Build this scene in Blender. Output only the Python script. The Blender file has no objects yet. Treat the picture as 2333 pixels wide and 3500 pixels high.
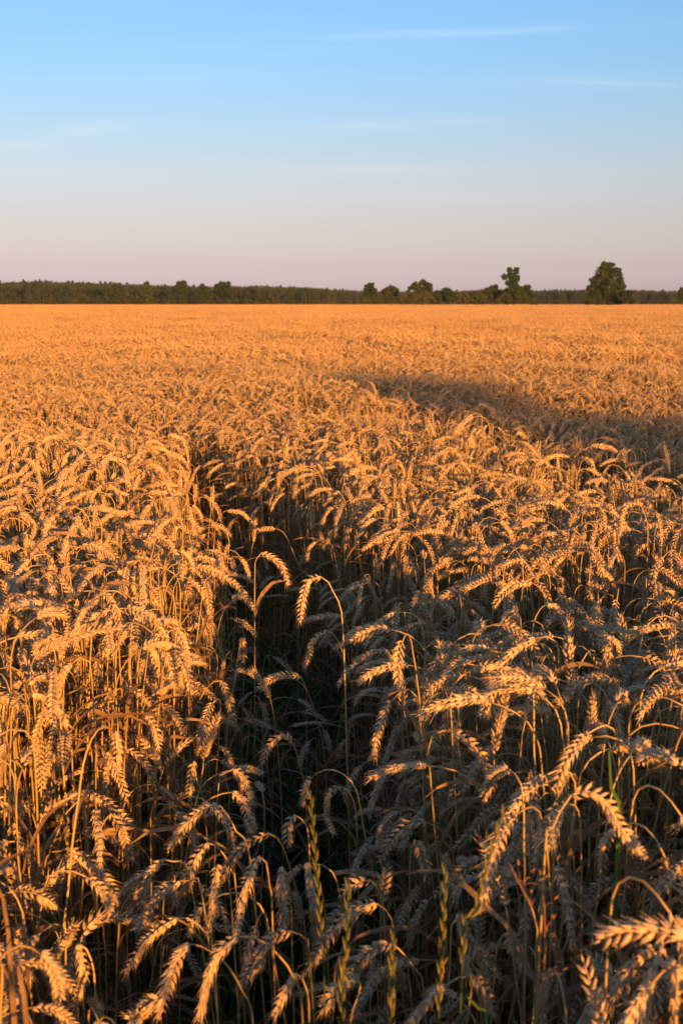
import bpy, math, random
import numpy as np
from mathutils import Vector
R = math.radians
rng = np.random.default_rng(11)
random.seed(5)
scene = bpy.context.scene
COL = scene.collection

# ------------------------------------------------------------------ camera
W, H, F = 682.0, 1024.0, 1098.0
CAMZ, PITCH = 1.47, math.atan((512 - 303.0) / F)
cam_d = bpy.data.cameras.new('camera')
cam = bpy.data.objects.new('camera', cam_d); COL.objects.link(cam)
cam_d.sensor_fit = 'VERTICAL'; cam_d.sensor_height = 23.6
cam_d.lens = 23.6 * F / H
cam_d.clip_start = 0.05; cam_d.clip_end = 9000
cam.location = (0, 0, CAMZ)
cam.rotation_euler = (R(90) - PITCH, 0, 0)
cam_d.dof.use_dof = True
cam_d.dof.focus_distance = 2.7
cam_d.dof.aperture_fstop = 6.3
scene.camera = cam

# ------------------------------------------------------------------ sun and sky
SUN_EL, SUN_AZ = R(8.5), R(160)          # azimuth measured from +Y towards +X: behind the camera, to its right
to_sun = Vector((math.sin(SUN_AZ) * math.cos(SUN_EL), math.cos(SUN_AZ) * math.cos(SUN_EL), math.sin(SUN_EL)))
sl = bpy.data.lights.new('sun', 'SUN'); sun = bpy.data.objects.new('sun', sl); COL.objects.link(sun)
sl.energy = 5.0; sl.angle = R(0.6); sl.color = (1.0, 0.42, 0.07)
sun.rotation_euler = to_sun.to_track_quat('Z', 'Y').to_euler()
sun.location = (6, -8, 6)
world = bpy.data.worlds.new("World"); scene.world = world; world.use_nodes = True
nt = world.node_tree; nt.nodes.clear()
def N(nt, t, **kw):
    n = nt.nodes.new(t)
    for k, v in kw.items(): setattr(n, k, v)
    return n
def ramp(nt, stops, interp='LINEAR'):
    n = N(nt, 'ShaderNodeValToRGB'); cr = n.color_ramp; cr.interpolation = interp
    while len(cr.elements) < len(stops): cr.elements.new(0.5)
    for e, (p, c) in zip(cr.elements, stops):
        e.position = p; e.color = (c[0], c[1], c[2], 1)
    return n
sky = N(nt, 'ShaderNodeTexSky', sky_type='NISHITA', sun_disc=False)
sky.sun_elevation = SUN_EL; sky.sun_rotation = SUN_AZ
sky.air_density = 1.0; sky.dust_density = 0.6; sky.ozone_density = 2.0
tc = N(nt, 'ShaderNodeTexCoord'); sx = N(nt, 'ShaderNodeSeparateXYZ')
nt.links.new(tc.outputs['Generated'], sx.inputs[0])
# evening tint of the air by height above the horizon (pinkish belt low, clear blue above)
SKY_TINT = [(0.0, (.75, .66, 1.35)), (.022, (.745, .635, 1.17)), (.032, (.74, .59, .95)), (.069, (.853, .636, .763)), (.109, (.958, .747, .81)), (.145, (.91, .83, .908)), (.196, (.83, .92, 1.08)), (.244, (.807, .99, 1.17)), (.36, (.80, 1.02, 1.25)), (.8, (.78, 1.0, 1.25))]
tint = ramp(nt, SKY_TINT)
nt.links.new(sx.outputs['Z'], tint.inputs[0])
mul = N(nt, 'ShaderNodeMix', data_type='RGBA', blend_type='MULTIPLY'); mul.inputs['Factor'].default_value = 1
nt.links.new(sky.outputs[0], mul.inputs['A']); nt.links.new(tint.outputs[0], mul.inputs['B'])
# thin cirrus: a few wind-drawn streaks (azimuth, elevation in degrees, half length, half thickness, tilt, strength), broken up by noise
def M(op, a, b=None, c=None):
    n = N(nt, 'ShaderNodeMath', operation=op)
    for i, v in enumerate((a, b, c)):
        if v is None: continue
        if hasattr(v, 'links'): nt.links.new(v, n.inputs[i])
        else: n.inputs[i].default_value = v
    return n.outputs[0]
az = M('ARCTAN2', sx.outputs['X'], sx.outputs['Y']); el = M('ARCSINE', sx.outputs['Z'])
mp = N(nt, 'ShaderNodeMapping'); mp.inputs['Scale'].default_value = (7.0, 7.0, 70.0); mp.inputs['Rotation'].default_value = (0, R(2), 0)
nt.links.new(tc.outputs['Generated'], mp.inputs[0])
nz = N(nt, 'ShaderNodeTexNoise'); nz.inputs['Scale'].default_value = 1.6; nz.inputs['Detail'].default_value = 8; nz.inputs['Distortion'].default_value = .8
nt.links.new(mp.outputs[0], nz.inputs['Vector'])
cr = ramp(nt, [(0.30, (.15, .15, .15)), (0.70, (1, 1, 1))]); nt.links.new(nz.outputs[0], cr.inputs[0])
total = None
for A0, E0, LA, TE, TL, ST in [(6.0, 12.75, 6.5, .20, .3, .85), (2.2, 12.6, 2.6, .12, 1, .5), (12.3, 10.3, 3.0, .22, -4, .55), (15.0, 10.1, 1.4, .14, -3, .5), (-11.7, 8.4, 2.2, .30, 9, .5), (-15.5, 7.4, 1.6, .2, 2, .45),
                              (3.3, 8.65, 4.2, .22, 1, .55), (-5.0, 12.0, 8, .35, 1, .28), (2.0, 6.6, 4, .3, 1, .25), (8, 10.6, 9, .35, -1, .22), (-9, 10.6, 6, .5, 3, .22), (5, 5.2, 7, .3, 0, .15), (-34, 14, 9, .6, 6, .7), (38, 11, 10, .6, -5, .7), (-60, 20, 14, 1, 8, .7), (10, 24, 12, .8, 3, .6)]:
    da = M('SUBTRACT', az, R(A0)); de = M('MULTIPLY_ADD', da, -math.tan(R(TL)), M('SUBTRACT', el, R(E0)))
    u = M('POWER', M('ABSOLUTE', M('DIVIDE', da, R(LA))), 2.0); v = M('POWER', M('ABSOLUTE', M('DIVIDE', de, R(TE))), 2.0)
    q = M('MULTIPLY', M('EXPONENT', M('MULTIPLY', M('ADD', u, v), -1.0)), ST * .62)
    total = q if total is None else M('ADD', total, q)
m3 = N(nt, 'ShaderNodeMath', operation='MULTIPLY', use_clamp=True)
nt.links.new(total, m3.inputs[0]); nt.links.new(cr.outputs[0], m3.inputs[1])
cl = N(nt, 'ShaderNodeMix', data_type='RGBA'); nt.links.new(m3.outputs[0], cl.inputs['Factor'])
nt.links.new(mul.outputs['Result'], cl.inputs['A'])
cb = N(nt, 'ShaderNodeMix', data_type='RGBA', blend_type='MULTIPLY'); cb.inputs['Factor'].default_value = 1
nt.links.new(mul.outputs['Result'], cb.inputs['A']); cb.inputs['B'].default_value = (1.75, 1.30, 1.10, 1)
nt.links.new(cb.outputs['Result'], cl.inputs['B'])
bg = N(nt, 'ShaderNodeBackground'); bg.inputs['Strength'].default_value = 0.092
wo = N(nt, 'ShaderNodeOutputWorld')
nt.links.new(cl.outputs['Result'], bg.inputs[0]); nt.links.new(bg.outputs[0], wo.inputs[0])
vs = scene.view_settings; vs.view_transform = 'Standard'; vs.look = 'None'; vs.exposure = 1.08; vs.gamma = 1
scene.cycles.max_bounces = 5; scene.cycles.diffuse_bounces = 3; scene.cycles.transmission_bounces = 3
scene.cycles.transparent_max_bounces = 4; scene.cycles.caustics_reflective = False; scene.cycles.caustics_refractive = False

# ------------------------------------------------------------------ materials
def plant_mat(name, cols, transl=0.2, rough=0.6, noise=60.0, spec=0.25, per='island', tcol=None):
    m = bpy.data.materials.new(name); m.use_nodes = True; t = m.node_tree; t.nodes.clear()
    out = N(t, 'ShaderNodeOutputMaterial'); p = N(t, 'ShaderNodeBsdfPrincipled')
    p.inputs['Roughness'].default_value = rough; p.inputs['Specular IOR Level'].default_value = spec
    oi = N(t, 'ShaderNodeObjectInfo'); ge = N(t, 'ShaderNodeNewGeometry'); c = N(t, 'ShaderNodeTexCoord')
    n = N(t, 'ShaderNodeTexNoise'); n.inputs['Scale'].default_value = noise; n.inputs['Detail'].default_value = 3
    t.links.new(c.outputs['Object'], n.inputs['Vector'])
    a = N(t, 'ShaderNodeMath', operation='MULTIPLY'); t.links.new(oi.outputs['Random'], a.inputs[0]); a.inputs[1].default_value = 0.45
    b = N(t, 'ShaderNodeMath', operation='MULTIPLY_ADD')
    t.links.new(ge.outputs['Random Per Island'], b.inputs[0]); b.inputs[1].default_value = 0.3; t.links.new(a.outputs[0], b.inputs[2])
    d = N(t, 'ShaderNodeMath', operation='MULTIPLY_ADD'); t.links.new(n.outputs[0], d.inputs[0]); d.inputs[1].default_value = 0.35; t.links.new(b.outputs[0], d.inputs[2])
    k = len(cols); r = ramp(t, [(i / (k - 1) * .8 + .1, cc) for i, cc in enumerate(cols)])
    t.links.new(d.outputs[0], r.inputs[0]); t.links.new(r.outputs[0], p.inputs['Base Color'])
    if transl:
        tr = N(t, 'ShaderNodeBsdfTranslucent'); mx = N(t, 'ShaderNodeMixShader'); mx.inputs[0].default_value = transl
        t.links.new(r.outputs[0], tr.inputs[0])
        t.links.new(p.outputs[0], mx.inputs[1]); t.links.new(tr.outputs[0], mx.inputs[2]); t.links.new(mx.outputs[0], out.inputs[0])
    else: t.links.new(p.outputs[0], out.inputs[0])
    return m
M_EAR = plant_mat('ripe_wheat_ear', [(.40, .23, .09), (.62, .40, .17), (.72, .50, .24), (.50, .30, .12), (.76, .56, .30)], .14, .55, 90)
M_EARFAR = M_EAR
M_EAR = plant_mat('dull_wheat_ear', [(.28, .17, .08), (.58, .40, .20), (.70, .50, .27), (.40, .27, .15), (.76, .56, .30), (.50, .34, .19)], .14, .6, 90)  # near and middle ears: duller, greyer mix than the far patches
M_STEM = plant_mat('straw_stem', [(.40, .25, .08), (.56, .38, .14), (.34, .22, .07), (.50, .36, .15)], .05, .42, 12, .4)
M_LEAF = plant_mat('dry_leaf', [(.30, .15, .05), (.44, .27, .12), (.22, .12, .05), (.50, .34, .17)], .35, .6, 14)
M_GREENEAR = plant_mat('half_ripe_ear', [(.16, .17, .05), (.30, .27, .09), (.40, .32, .12), (.22, .22, .07)], .15, .55, 60)
M_GREEN = plant_mat('green_blade', [(.030, .075, .012), (.05, .12, .02), (.09, .15, .03), (.04, .08, .02)], .35, .5, 10)
M_RYE = plant_mat('grass_spike', [(.12, .13, .03), (.28, .21, .05), (.36, .24, .06), (.18, .16, .04)], .25, .5, 40)
M_RUST = plant_mat('rusty_panicle', [(.35, .14, .06), (.45, .22, .10), (.28, .12, .06)], .3, .6, 50)
def leafmat(name, a, b, c): return plant_mat(name, [a, b, c], .3, .65, .4, .2)
M_OAK = leafmat('oak_foliage', (.020, .040, .008), (.040, .066, .014), (.070, .092, .020))
M_WOODL = leafmat('wood_foliage', (.032, .056, .022), (.058, .084, .030), (.092, .100, .040))
M_BUSH = leafmat('bush_foliage', (.042, .058, .014), (.070, .085, .022), (.105, .105, .032))
M_PINE = leafmat('pine_foliage', (.026, .050, .024), (.045, .070, .030), (.066, .084, .038))
M_BARK = plant_mat('bark', [(.04, .03, .02), (.07, .05, .035), (.05, .04, .03)], 0, .9, 3)
soil = bpy.data.materials.new('field_soil'); soil.use_nodes = True; t = soil.node_tree
p = t.nodes['Principled BSDF']; p.inputs['Roughness'].default_value = .95; p.inputs['Specular IOR Level'].default_value = .1
g = N(t, 'ShaderNodeNewGeometry'); n1 = N(t, 'ShaderNodeTexNoise'); n1.inputs['Scale'].default_value = 9; n1.inputs['Detail'].default_value = 8
t.links.new(g.outputs['Position'], n1.inputs['Vector'])
r1 = ramp(t, [(.3, (.030, .019, .010)), (.55, (.075, .048, .025)), (.75, (.14, .09, .045))]); t.links.new(n1.outputs[0], r1.inputs[0])
t.links.new(r1.outputs[0], p.inputs['Base Color'])
bp = N(t, 'ShaderNodeBump'); bp.inputs['Strength'].default_value = .7; bp.inputs['Distance'].default_value = .03
t.links.new(n1.outputs[0], bp.inputs['Height']); t.links.new(bp.outputs[0], p.inputs['Normal'])

# ------------------------------------------------------------------ helpers
class Geo:
    """collects vertices and faces (with a material index)"""
    def __init__(s): s.V = []; s.F = []; s.M = []; s.n = 0
    def add(s, V, Fc, m=0):
        V = np.asarray(V, float); s.V.append(V)
        s.F += [tuple(int(i) + s.n for i in f) for f in Fc]; s.M += [m] * len(Fc); s.n += len(V)
    def merge(s, g, m=None, T=None):
        V = np.concatenate(g.V); V = V if T is None else T(V)
        s.F += [tuple(i + s.n for i in f) for f in g.F]; s.M += (g.M if m is None else [m] * len(g.F)); s.V.append(V); s.n += len(V)
    def mesh(s, name, mats, smooth=True):
        me = bpy.data.meshes.new(name)
        V = np.concatenate(s.V)
        me.vertices.add(len(V)); me.vertices.foreach_set('co', V.astype('f').ravel())
        cnt = np.array([len(f) for f in s.F]); me.loops.add(int(cnt.sum())); me.polygons.add(len(cnt))
        me.loops.foreach_set('vertex_index', np.concatenate([np.array(f) for f in s.F]).astype('i'))
        st = np.zeros(len(cnt), 'i'); st[1:] = np.cumsum(cnt)[:-1]
        me.polygons.foreach_set('loop_start', st)
        for m in mats: me.materials.append(m)
        me.polygons.foreach_set('material_index', np.array(s.M, 'i'))
        me.polygons.foreach_set('use_smooth', np.full(len(cnt), smooth))
        me.update(calc_edges=True); me.validate()
        return me
def link(name, me, parent=None, **props):
    o = bpy.data.objects.new(name, me); COL.objects.link(o)
    if parent: o.parent = parent
    for k, v in props.items(): o[k] = v
    return o
def unit(v): return v / (np.linalg.norm(v, axis=-1, keepdims=True) + 1e-12)
def frames(P, ref):
    T = unit(np.gradient(P, axis=0)); A = np.zeros_like(T); a = np.array(ref, float)
    for i in range(len(P)):
        a = a - T[i] * a.dot(T[i]); a = a / (np.linalg.norm(a) + 1e-9); A[i] = a
    return T, A, np.cross(T, A)
def tube(g, P, rad, sides, m=0, ref=(0.1, 1, 0.05), cap=True):
    T, A, B = frames(P, ref); k = len(P); rad = np.broadcast_to(rad, k)
    an = np.arange(sides) * 2 * math.pi / sides
    V = P[:, None, :] + rad[:, None, None] * (np.cos(an)[None, :, None] * A[:, None, :] + np.sin(an)[None, :, None] * B[:, None, :])
    Fc = [(i * sides + j, i * sides + (j + 1) % sides, (i + 1) * sides + (j + 1) % sides, (i + 1) * sides + j) for i in range(k - 1) for j in range(sides)]
    if cap: Fc.append(tuple((k - 1) * sides + j for j in range(sides)))
    g.add(V.reshape(-1, 3), Fc, m)
def ribbon(g, P, wid, m=0, ref=(0, 1, 0), twist=0.0, fold=0.25):
    T, A, B = frames(P, ref); k = len(P); tw = np.linspace(0, twist, k)[:, None]
    S = np.cos(tw) * A + np.sin(tw) * B; Nn = np.cross(T, S); wid = np.broadcast_to(wid, k)[:, None]
    V = np.stack([P - S * wid / 2 + Nn * wid * fold, P, P + S * wid / 2 + Nn * wid * fold], 1).reshape(-1, 3)
    Fc = []
    for i in range(k - 1):
        a = i * 3; Fc += [(a, a + 1, a + 4, a + 3), (a + 1, a + 2, a + 5, a + 4)]
    g.add(V, Fc, m)
def resample(P, n):
    d = np.r_[0, np.cumsum(np.linalg.norm(np.diff(P, axis=0), axis=1))]; s = np.linspace(0, d[-1], n)
    return np.stack([np.interp(s, d, P[:, i]) for i in range(3)], 1)
def smooth_curve(P, n=40):
    P = np.asarray(P, float)
    if len(P) < 3: return resample(P, n)
    Q = np.vstack([2 * P[0] - P[1], P, 2 * P[-1] - P[-2]]); out = []
    for i in range(1, len(Q) - 2):
        for u in np.linspace(0, 1, 12, endpoint=False):
            a, b, c, d = Q[i - 1], Q[i], Q[i + 1], Q[i + 2]
            out.append(.5 * (2 * b + (c - a) * u + (2 * a - 5 * b + 4 * c - d) * u * u + (3 * b - a - 3 * c + d) * u ** 3))
    out.append(P[-1])
    return resample(np.array(out), n)
# grain husk templates: x = across, y = thickness, z = along, unit length
def husk(sides, rings):
    V = []; Fc = []
    for z, r in rings:
        for j in range(sides):
            a = 2 * math.pi * j / sides; V.append((r * math.cos(a), r * math.sin(a) * .75, z))
    b = len(V); V.append((0, 0, 0)); V.append((0, 0, 1.0)); L = len(rings)
    for j in range(sides):
        Fc.append((b, (j + 1) % sides, j)); Fc.append((b + 1, (L - 1) * sides + j, (L - 1) * sides + (j + 1) % sides))
        for i in range(L - 1): Fc.append((i * sides + j, i * sides + (j + 1) % sides, (i + 1) * sides + (j + 1) % sides, (i + 1) * sides + j))
    return np.array(V), Fc
H_HI = husk(6, [(.05, .10), (.22, .19), (.42, .195), (.66, .11), (.85, .035)])
H_MID = husk(4, [(.30, .20), (.62, .15)])
H_LOW = husk(4, [(.40, .24)])
def ear_geo(P, rnd, lod, m=0, fat=1.0, g=None, ref=None):
    """P: polyline of the ear's axis; two opposite ranks of spikelets, each a fan of pointed husks"""
    g = g or Geo(); L = np.linalg.norm(np.diff(P, axis=0), axis=1).sum(); fat = fat * (rnd.uniform(.72, 1.0) if lod < 2 else 1)
    ns = int(round(L / .0048)) if lod == 0 else int(round(L / .0058)) if lod == 1 else 8
    Q = resample(P, ns + 1); phi = rnd.uniform(0, math.pi)
    ref = ref if ref is not None else (math.cos(phi) * .7 + .05, math.sin(phi), .3)
    T, A, B = frames(Q, ref); tpl, fc = (H_HI, H_MID, H_LOW)[lod]
    if lod < 2: tube(g, Q, np.linspace(.0012, .0006, ns + 1), 3, m)
    tw = rnd.uniform(-.6, .6)
    for i in range(ns + (1 if lod < 2 else 0)):
        f = i / ns; t_, a_, b_ = T[min(i, ns)], A[min(i, ns)], B[min(i, ns)]
        c, s = math.cos(tw * f), math.sin(tw * f); a_, b_ = a_ * c + b_ * s, b_ * c - a_ * s
        side = (1 if i % 2 else -1); jit = rnd.uniform(.86, 1.14); taper = jit * (.50 + .60 * math.sin(math.pi * min(1, f * .92 + .10)) ** .55) * fat
        if i >= ns: side = 0
        if lod == 0:   fan = [(-1, .92, .0), (1, .92, .0), (-.42, 1.1, .30), (.45, 1.06, .28)]
        elif lod == 1: fan = [(-.75, 1.05, .05), (.75, 1.0, .15)]
        else:          fan = [(0, 1.0, 0)]
        for fx, fl, fo in fan:
            ln = (.0148 if lod == 0 else .0155 if lod == 1 else .021) * taper * fl * rnd.uniform(.88, 1.12)
            wd = ln * (.98 if lod < 2 else 1.5)
            out = rnd.uniform(.48, .74) + fo * .25; spread = fx * rnd.uniform(.36, .72)
            ax = unit(t_ + a_ * side * out + b_ * spread + rnd.normal(0, .07, 3))
            xx = unit(b_ - ax * b_.dot(ax)); yy = np.cross(ax, xx)
            o = Q[min(i, ns)] + a_ * side * .0012 + b_ * fx * .0011
            g.add(o + tpl[:, :1] * xx * wd + tpl[:, 1:2] * yy * wd + tpl[:, 2:] * ax * ln, fc, m)
            if lod == 0 and rnd.random() < .75:     # short awn
                e = o + ax * ln * .93; aw = rnd.uniform(.003, .009) * (1 + f)
                g.add([e - xx * .0004, e + xx * .0004, e + unit(ax + t_ * .6 + rnd.normal(0, .15, 3)) * aw], [(0, 1, 2)], m)
    return g
def leaf_geo(p0, d, L, rnd, m=0, w=.010, g=None, segs=9, droop=1.9):
    g = g or Geo(); th = rnd.uniform(.25, .6); P = [np.array(p0, float)]; d = np.array([d[0], d[1], 0.]); side = np.array([-d[1], d[0], 0.])
    for i in range(segs):
        th2 = th + droop * (i / segs) ** 1.3
        P.append(P[-1] + (d * math.sin(th2) + np.array([0, 0, math.cos(th2)]) + side * rnd.normal(0, .12)) * L / segs)
    P = np.array(P); P[:, 2] = np.maximum(P[:, 2], .01); u = np.linspace(0, 1, len(P)); ww = w * (np.sin(np.pi * (u * .82 + .14)) ** .7)
    ww[-1] = .0008
    ribbon(g, P, ww, m, tuple(side + .01), rnd.uniform(-2.5, 2.5), rnd.uniform(.05, .35)); return g
def stalk_path(rnd, upright=False, Ht=.86, L_ear=None):
    Ls = .9; ns = 90; L_ear = L_ear or rnd.uniform(.070, .108)
    if upright: tb, tt = R(rnd.uniform(3, 28)), R(rnd.uniform(15, 60))
    else:       tb = R(rnd.uniform(72, 150)); tt = min(tb + R(rnd.uniform(20, 65)), R(179))
    nb = rnd.uniform(.05, .14); lean = rnd.uniform(.0, .12)
    s = np.linspace(0, Ls, ns); x = np.clip((s - (Ls - nb)) / nb, 0, 1)
    th = lean * (s / Ls) + (tb - lean) * (x * x * (3 - 2 * x)) * .9
    se = np.linspace(0, 1, 24)[1:]; the = th[-1] + (tt - th[-1]) * se ** .8
    a = np.r_[th, the]; ds = np.r_[np.full(ns, Ls / (ns - 1)), np.full(len(se), L_ear / len(se))]; ds[0] = 0
    X = np.cumsum(np.sin(a) * ds); Z = np.cumsum(np.cos(a) * ds)
    wob = np.cumsum(rnd.normal(0, .0005, len(X))) + .012 * rnd.normal() * np.linspace(0, 1, len(X)) ** 2
    P = np.stack([X, wob, Z], 1); P[:ns, 2] += 0
    sh = Ht - P[:, 2].max(); low = np.linspace(0, 1, ns); low = np.clip(low / .6, 0, 1)
    P[:ns, 2] += sh * low; P[ns:, 2] += sh
    return P[:ns], P[ns - 1:]
def stalk(rnd, lod=0, upright=False, paths=None, Ht=.86, leaves=None):
    """returns geometry of stem, ear and leaves"""
    S, E = paths if paths else stalk_path(rnd, upright, Ht)
    n = (22, 12, 7)[lod]; L = len(S); idx = np.unique(np.r_[np.linspace(0, L * .75, n // 2), np.linspace(L * .75, L - 1, n - n // 2 + 1)].astype(int))
    idx[-1] = L - 1; Sp = S[idx]
    st = Geo(); tube(st, Sp, np.linspace(.0021, .00115, len(Sp)) * (1.0, 1.1, 1.5)[lod], (6, 4, 3)[lod])
    if lod == 0:    # nodes
        for f in (.35, .62):
            i = int(L * f); q = S[max(i - 1, 0):i + 2]
            tube(st, resample(q, 4), np.array([.0018, .0027, .0027, .0017]), 6)
    er = ear_geo(E, rnd, lod)
    lv = []
    for k in range(leaves if leaves is not None else (2, 2, 1)[lod]):
        i = int(L * rnd.uniform(.30, .80)); an = rnd.uniform(0, 2 * math.pi)
        lv.append(leaf_geo(S[i], (math.cos(an), math.sin(an)), rnd.uniform(.10, .24), rnd, w=rnd.uniform(.006, .011) * (1, 1, 1.5)[lod], segs=(9, 6, 3)[lod]))
    return st, er, lv, Sp, E

# ------------------------------------------------------------------ field shape
TRACK1 = np.array([(-.04, .55), (-.10, 1.2), (-.10, 1.8), (-.09, 2.5), (-.14, 3.3), (-.30, 3.97), (-.62, 4.9), (-1.1, 6.2)])
TRACK2 = np.array([(3.8, -1), (2.3, 2.3), (1.45, 4.15), (.85, 5.35), (.35, 6.5), (.0, 7.6)])
def dist_poly(x, y, P):
    best = np.full(np.shape(x), 1e9); along = np.zeros(np.shape(x))
    for a, b in zip(P[:-1], P[1:]):
        d = b - a; t = np.clip(((x - a[0]) * d[0] + (y - a[1]) * d[1]) / d.dot(d), 0, 1)
        q = np.hypot(x - a[0] - t * d[0], y - a[1] - t * d[1]); m = q < best; best = np.where(m, q, best); along = np.where(m, a[1] + t * d[1], along)
    return best, along
def wave(x, y):
    return 1.35 * (.022 * np.sin(x * 2.1 + y * .9 + 1) + .02 * np.sin(y * 1.7 - x * 1.1) + .018 * np.sin(x * .55 + .4) * np.cos(y * .43 + .7) + .02 * np.sin(y * 3.3 + x * 2.4 + 2))
def ss(a, b, x): t = np.clip((x - a) / (b - a), 0, 1); return t * t * (3 - 2 * t)
def lodged(x, y):      # the crop leans lower beyond the second wheel track
    d2, s2 = dist_poly(x, y, TRACK2); xt = np.interp(y, TRACK2[:, 1], TRACK2[:, 0])
    return .13 * (1 - ss(.3, 2.0, d2)) * ss(-.05, .1, x - xt) * np.interp(s2, [6, 8], [1, .2])
def track_open(x, y):
    d1, s1 = dist_poly(x, y, TRACK1); w1 = np.interp(s1, [0, 1.2, 2.2, 4, 5, 6], [.20, .28, .24, .23, .17, .07])
    o1 = 1 - ss(w1 * .55, w1 * 1.35, d1); o1 = np.where(s1 > 5.6, o1 * .5, o1)
    d2, s2 = dist_poly(x, y, TRACK2); o2 = (1 - ss(.12, .34, d2)) * np.interp(s2, [5.2, 7.2], [1, 0])
    return o1, o2

# ------------------------------------------------------------------ ground
gm = Geo(); gs = 850.; 
gm.add([(-gs, -250, 0), (gs, -250, 0), (gs, 1250, 0), (-gs, 1250, 0)], [(0, 1, 2, 3)])
link('ground', gm.mesh('ground', [soil]), kind='structure')

# ------------------------------------------------------------------ wheat variants
NV = 28
variants = []
for k in range(NV):
    rnd = np.random.default_rng(100 + k)
    st, er, lv, Sp, E = stalk(rnd, 0, upright=(k % 7 == 6), Ht=.86)
    variants.append(dict(stem=st, ear=er, leaves=lv, path=Sp, epath=E, green=False))
def joined(st, er, lv):
    g = Geo(); g.merge(st, 0); g.merge(er, 1)
    for l in lv: g.merge(l, 2)
    return g
def hidden_collection(name, meshes):
    c = bpy.data.collections.new(name)
    for i, me in enumerate(meshes):
        o = bpy.data.objects.new('%s_%03d' % (name, i), me); c.objects.link(o)
    return c
WM = [M_STEM, M_EAR, M_LEAF]
C_NEAR = hidden_collection('wheat_source', [joined(v['stem'], v['ear'], v['leaves']).mesh('wheat', WM) for v in variants])
mid = []
for k in range(20):
    rnd = np.random.default_rng(300 + k); st, er, lv, _, _ = stalk(rnd, 1, upright=(k % 7 == 6)); mid.append(joined(st, er, lv).mesh('wheat_mid', WM))
C_MID = hidden_collection('wheat_mid_source', mid)
lows = []
for k in range(24):
    rnd = np.random.default_rng(500 + k); st, er, lv, _, _ = stalk(rnd, 2, upright=(k % 6 == 5)); lows.append(joined(st, er, lv))
def patch(size, count, seed, zj=.04, fat=1.0):
    rnd = np.random.default_rng(seed); g = Geo()
    for i in range(count):
        l = lows[rnd.integers(len(lows))]; a = rnd.uniform(0, 6.283) if rnd.random() < .6 else rnd.normal(1.9, .8); s = rnd.normal(1, .05)
        ox, oy = rnd.uniform(-size / 2, size / 2, 2); c, sn = math.cos(a), math.sin(a)
        g.merge(l, None, lambda V: np.stack([(V[:, 0] * c - V[:, 1] * sn) * fat + ox, (V[:, 0] * sn + V[:, 1] * c) * fat + oy, V[:, 2] * s], 1))
    return g.mesh('wheat_patch', [M_STEM, M_EARFAR, M_LEAF])
WM = [M_STEM, M_EARFAR, M_LEAF]
C_PATCH = hidden_collection('wheat_patch_source', [patch(1.0, 300, 700 + k) for k in range(6)])
C_FAR = hidden_collection('wheat_far_source', [patch(3.0, 900, 800 + k, fat=1.8) for k in range(5)])

def scatter(name, col, pts, rot, scl, idx, label=None, cat=None, **props):
    me = bpy.data.meshes.new(name); n = len(pts); me.vertices.add(n); me.vertices.foreach_set('co', np.asarray(pts, 'f').ravel())
    for nm, tp, arr in (('rot', 'FLOAT_VECTOR', rot), ('scl', 'FLOAT_VECTOR', scl)):
        a = me.attributes.new(nm, tp, 'POINT'); a.data.foreach_set('vector', np.asarray(arr, 'f').ravel())
    a = me.attributes.new('idx', 'INT', 'POINT'); a.data.foreach_set('value', np.asarray(idx, 'i'))
    o = link(name, me, **props)
    ng = bpy.data.node_groups.new(name, 'GeometryNodeTree')
    ng.interface.new_socket('Geometry', in_out='INPUT', socket_type='NodeSocketGeometry'); ng.interface.new_socket('Geometry', in_out='OUTPUT', socket_type='NodeSocketGeometry')
    gi = ng.nodes.new('NodeGroupInput'); go = ng.nodes.new('NodeGroupOutput'); ip = ng.nodes.new('GeometryNodeInstanceOnPoints')
    ci = ng.nodes.new('GeometryNodeCollectionInfo'); ci.inputs['Collection'].default_value = col; ci.inputs['Separate Children'].default_value = True; ci.inputs['Reset Children'].default_value = True
    def att(nm, tp): a = ng.nodes.new('GeometryNodeInputNamedAttribute'); a.data_type = tp; a.inputs['Name'].default_value = nm; return a
    L = ng.links.new
    L(gi.outputs[0], ip.inputs['Points']); L(ci.outputs[0], ip.inputs['Instance']); ip.inputs['Pick Instance'].default_value = True
    L(att('idx', 'INT').outputs['Attribute'], ip.inputs['Instance Index']); L(att('rot', 'FLOAT_VECTOR').outputs['Attribute'], ip.inputs['Rotation']); L(att('scl', 'FLOAT_VECTOR').outputs['Attribute'], ip.inputs['Scale'])
    L(ip.outputs[0], go.inputs[0])
    md = o.modifiers.new('scatter', 'NODES'); md.node_group = ng
    if label: o['label'] = label
    if cat: o['category'] = cat
    return o

# ------------------------------------------------------------------ projection helpers
cp, sp_ = math.cos(PITCH), math.sin(PITCH)
def ray(px, py):
    dx, dy = (px - W / 2) / F, (H / 2 - py) / F
    return np.array([dx, cp + dy * sp_, -sp_ + dy * cp])
def at(px, py, Y): r = ray(px, py); return np.array([0, 0, CAMZ]) + r * (Y / r[1])
def project(P):
    P = np.asarray(P, float); x = P[..., 0]; y = P[..., 1]; z = P[..., 2] - CAMZ
    dep = y * cp - z * sp_; up = y * sp_ + z * cp
    return W / 2 + F * x / dep, H / 2 - F * up / dep, dep

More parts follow.
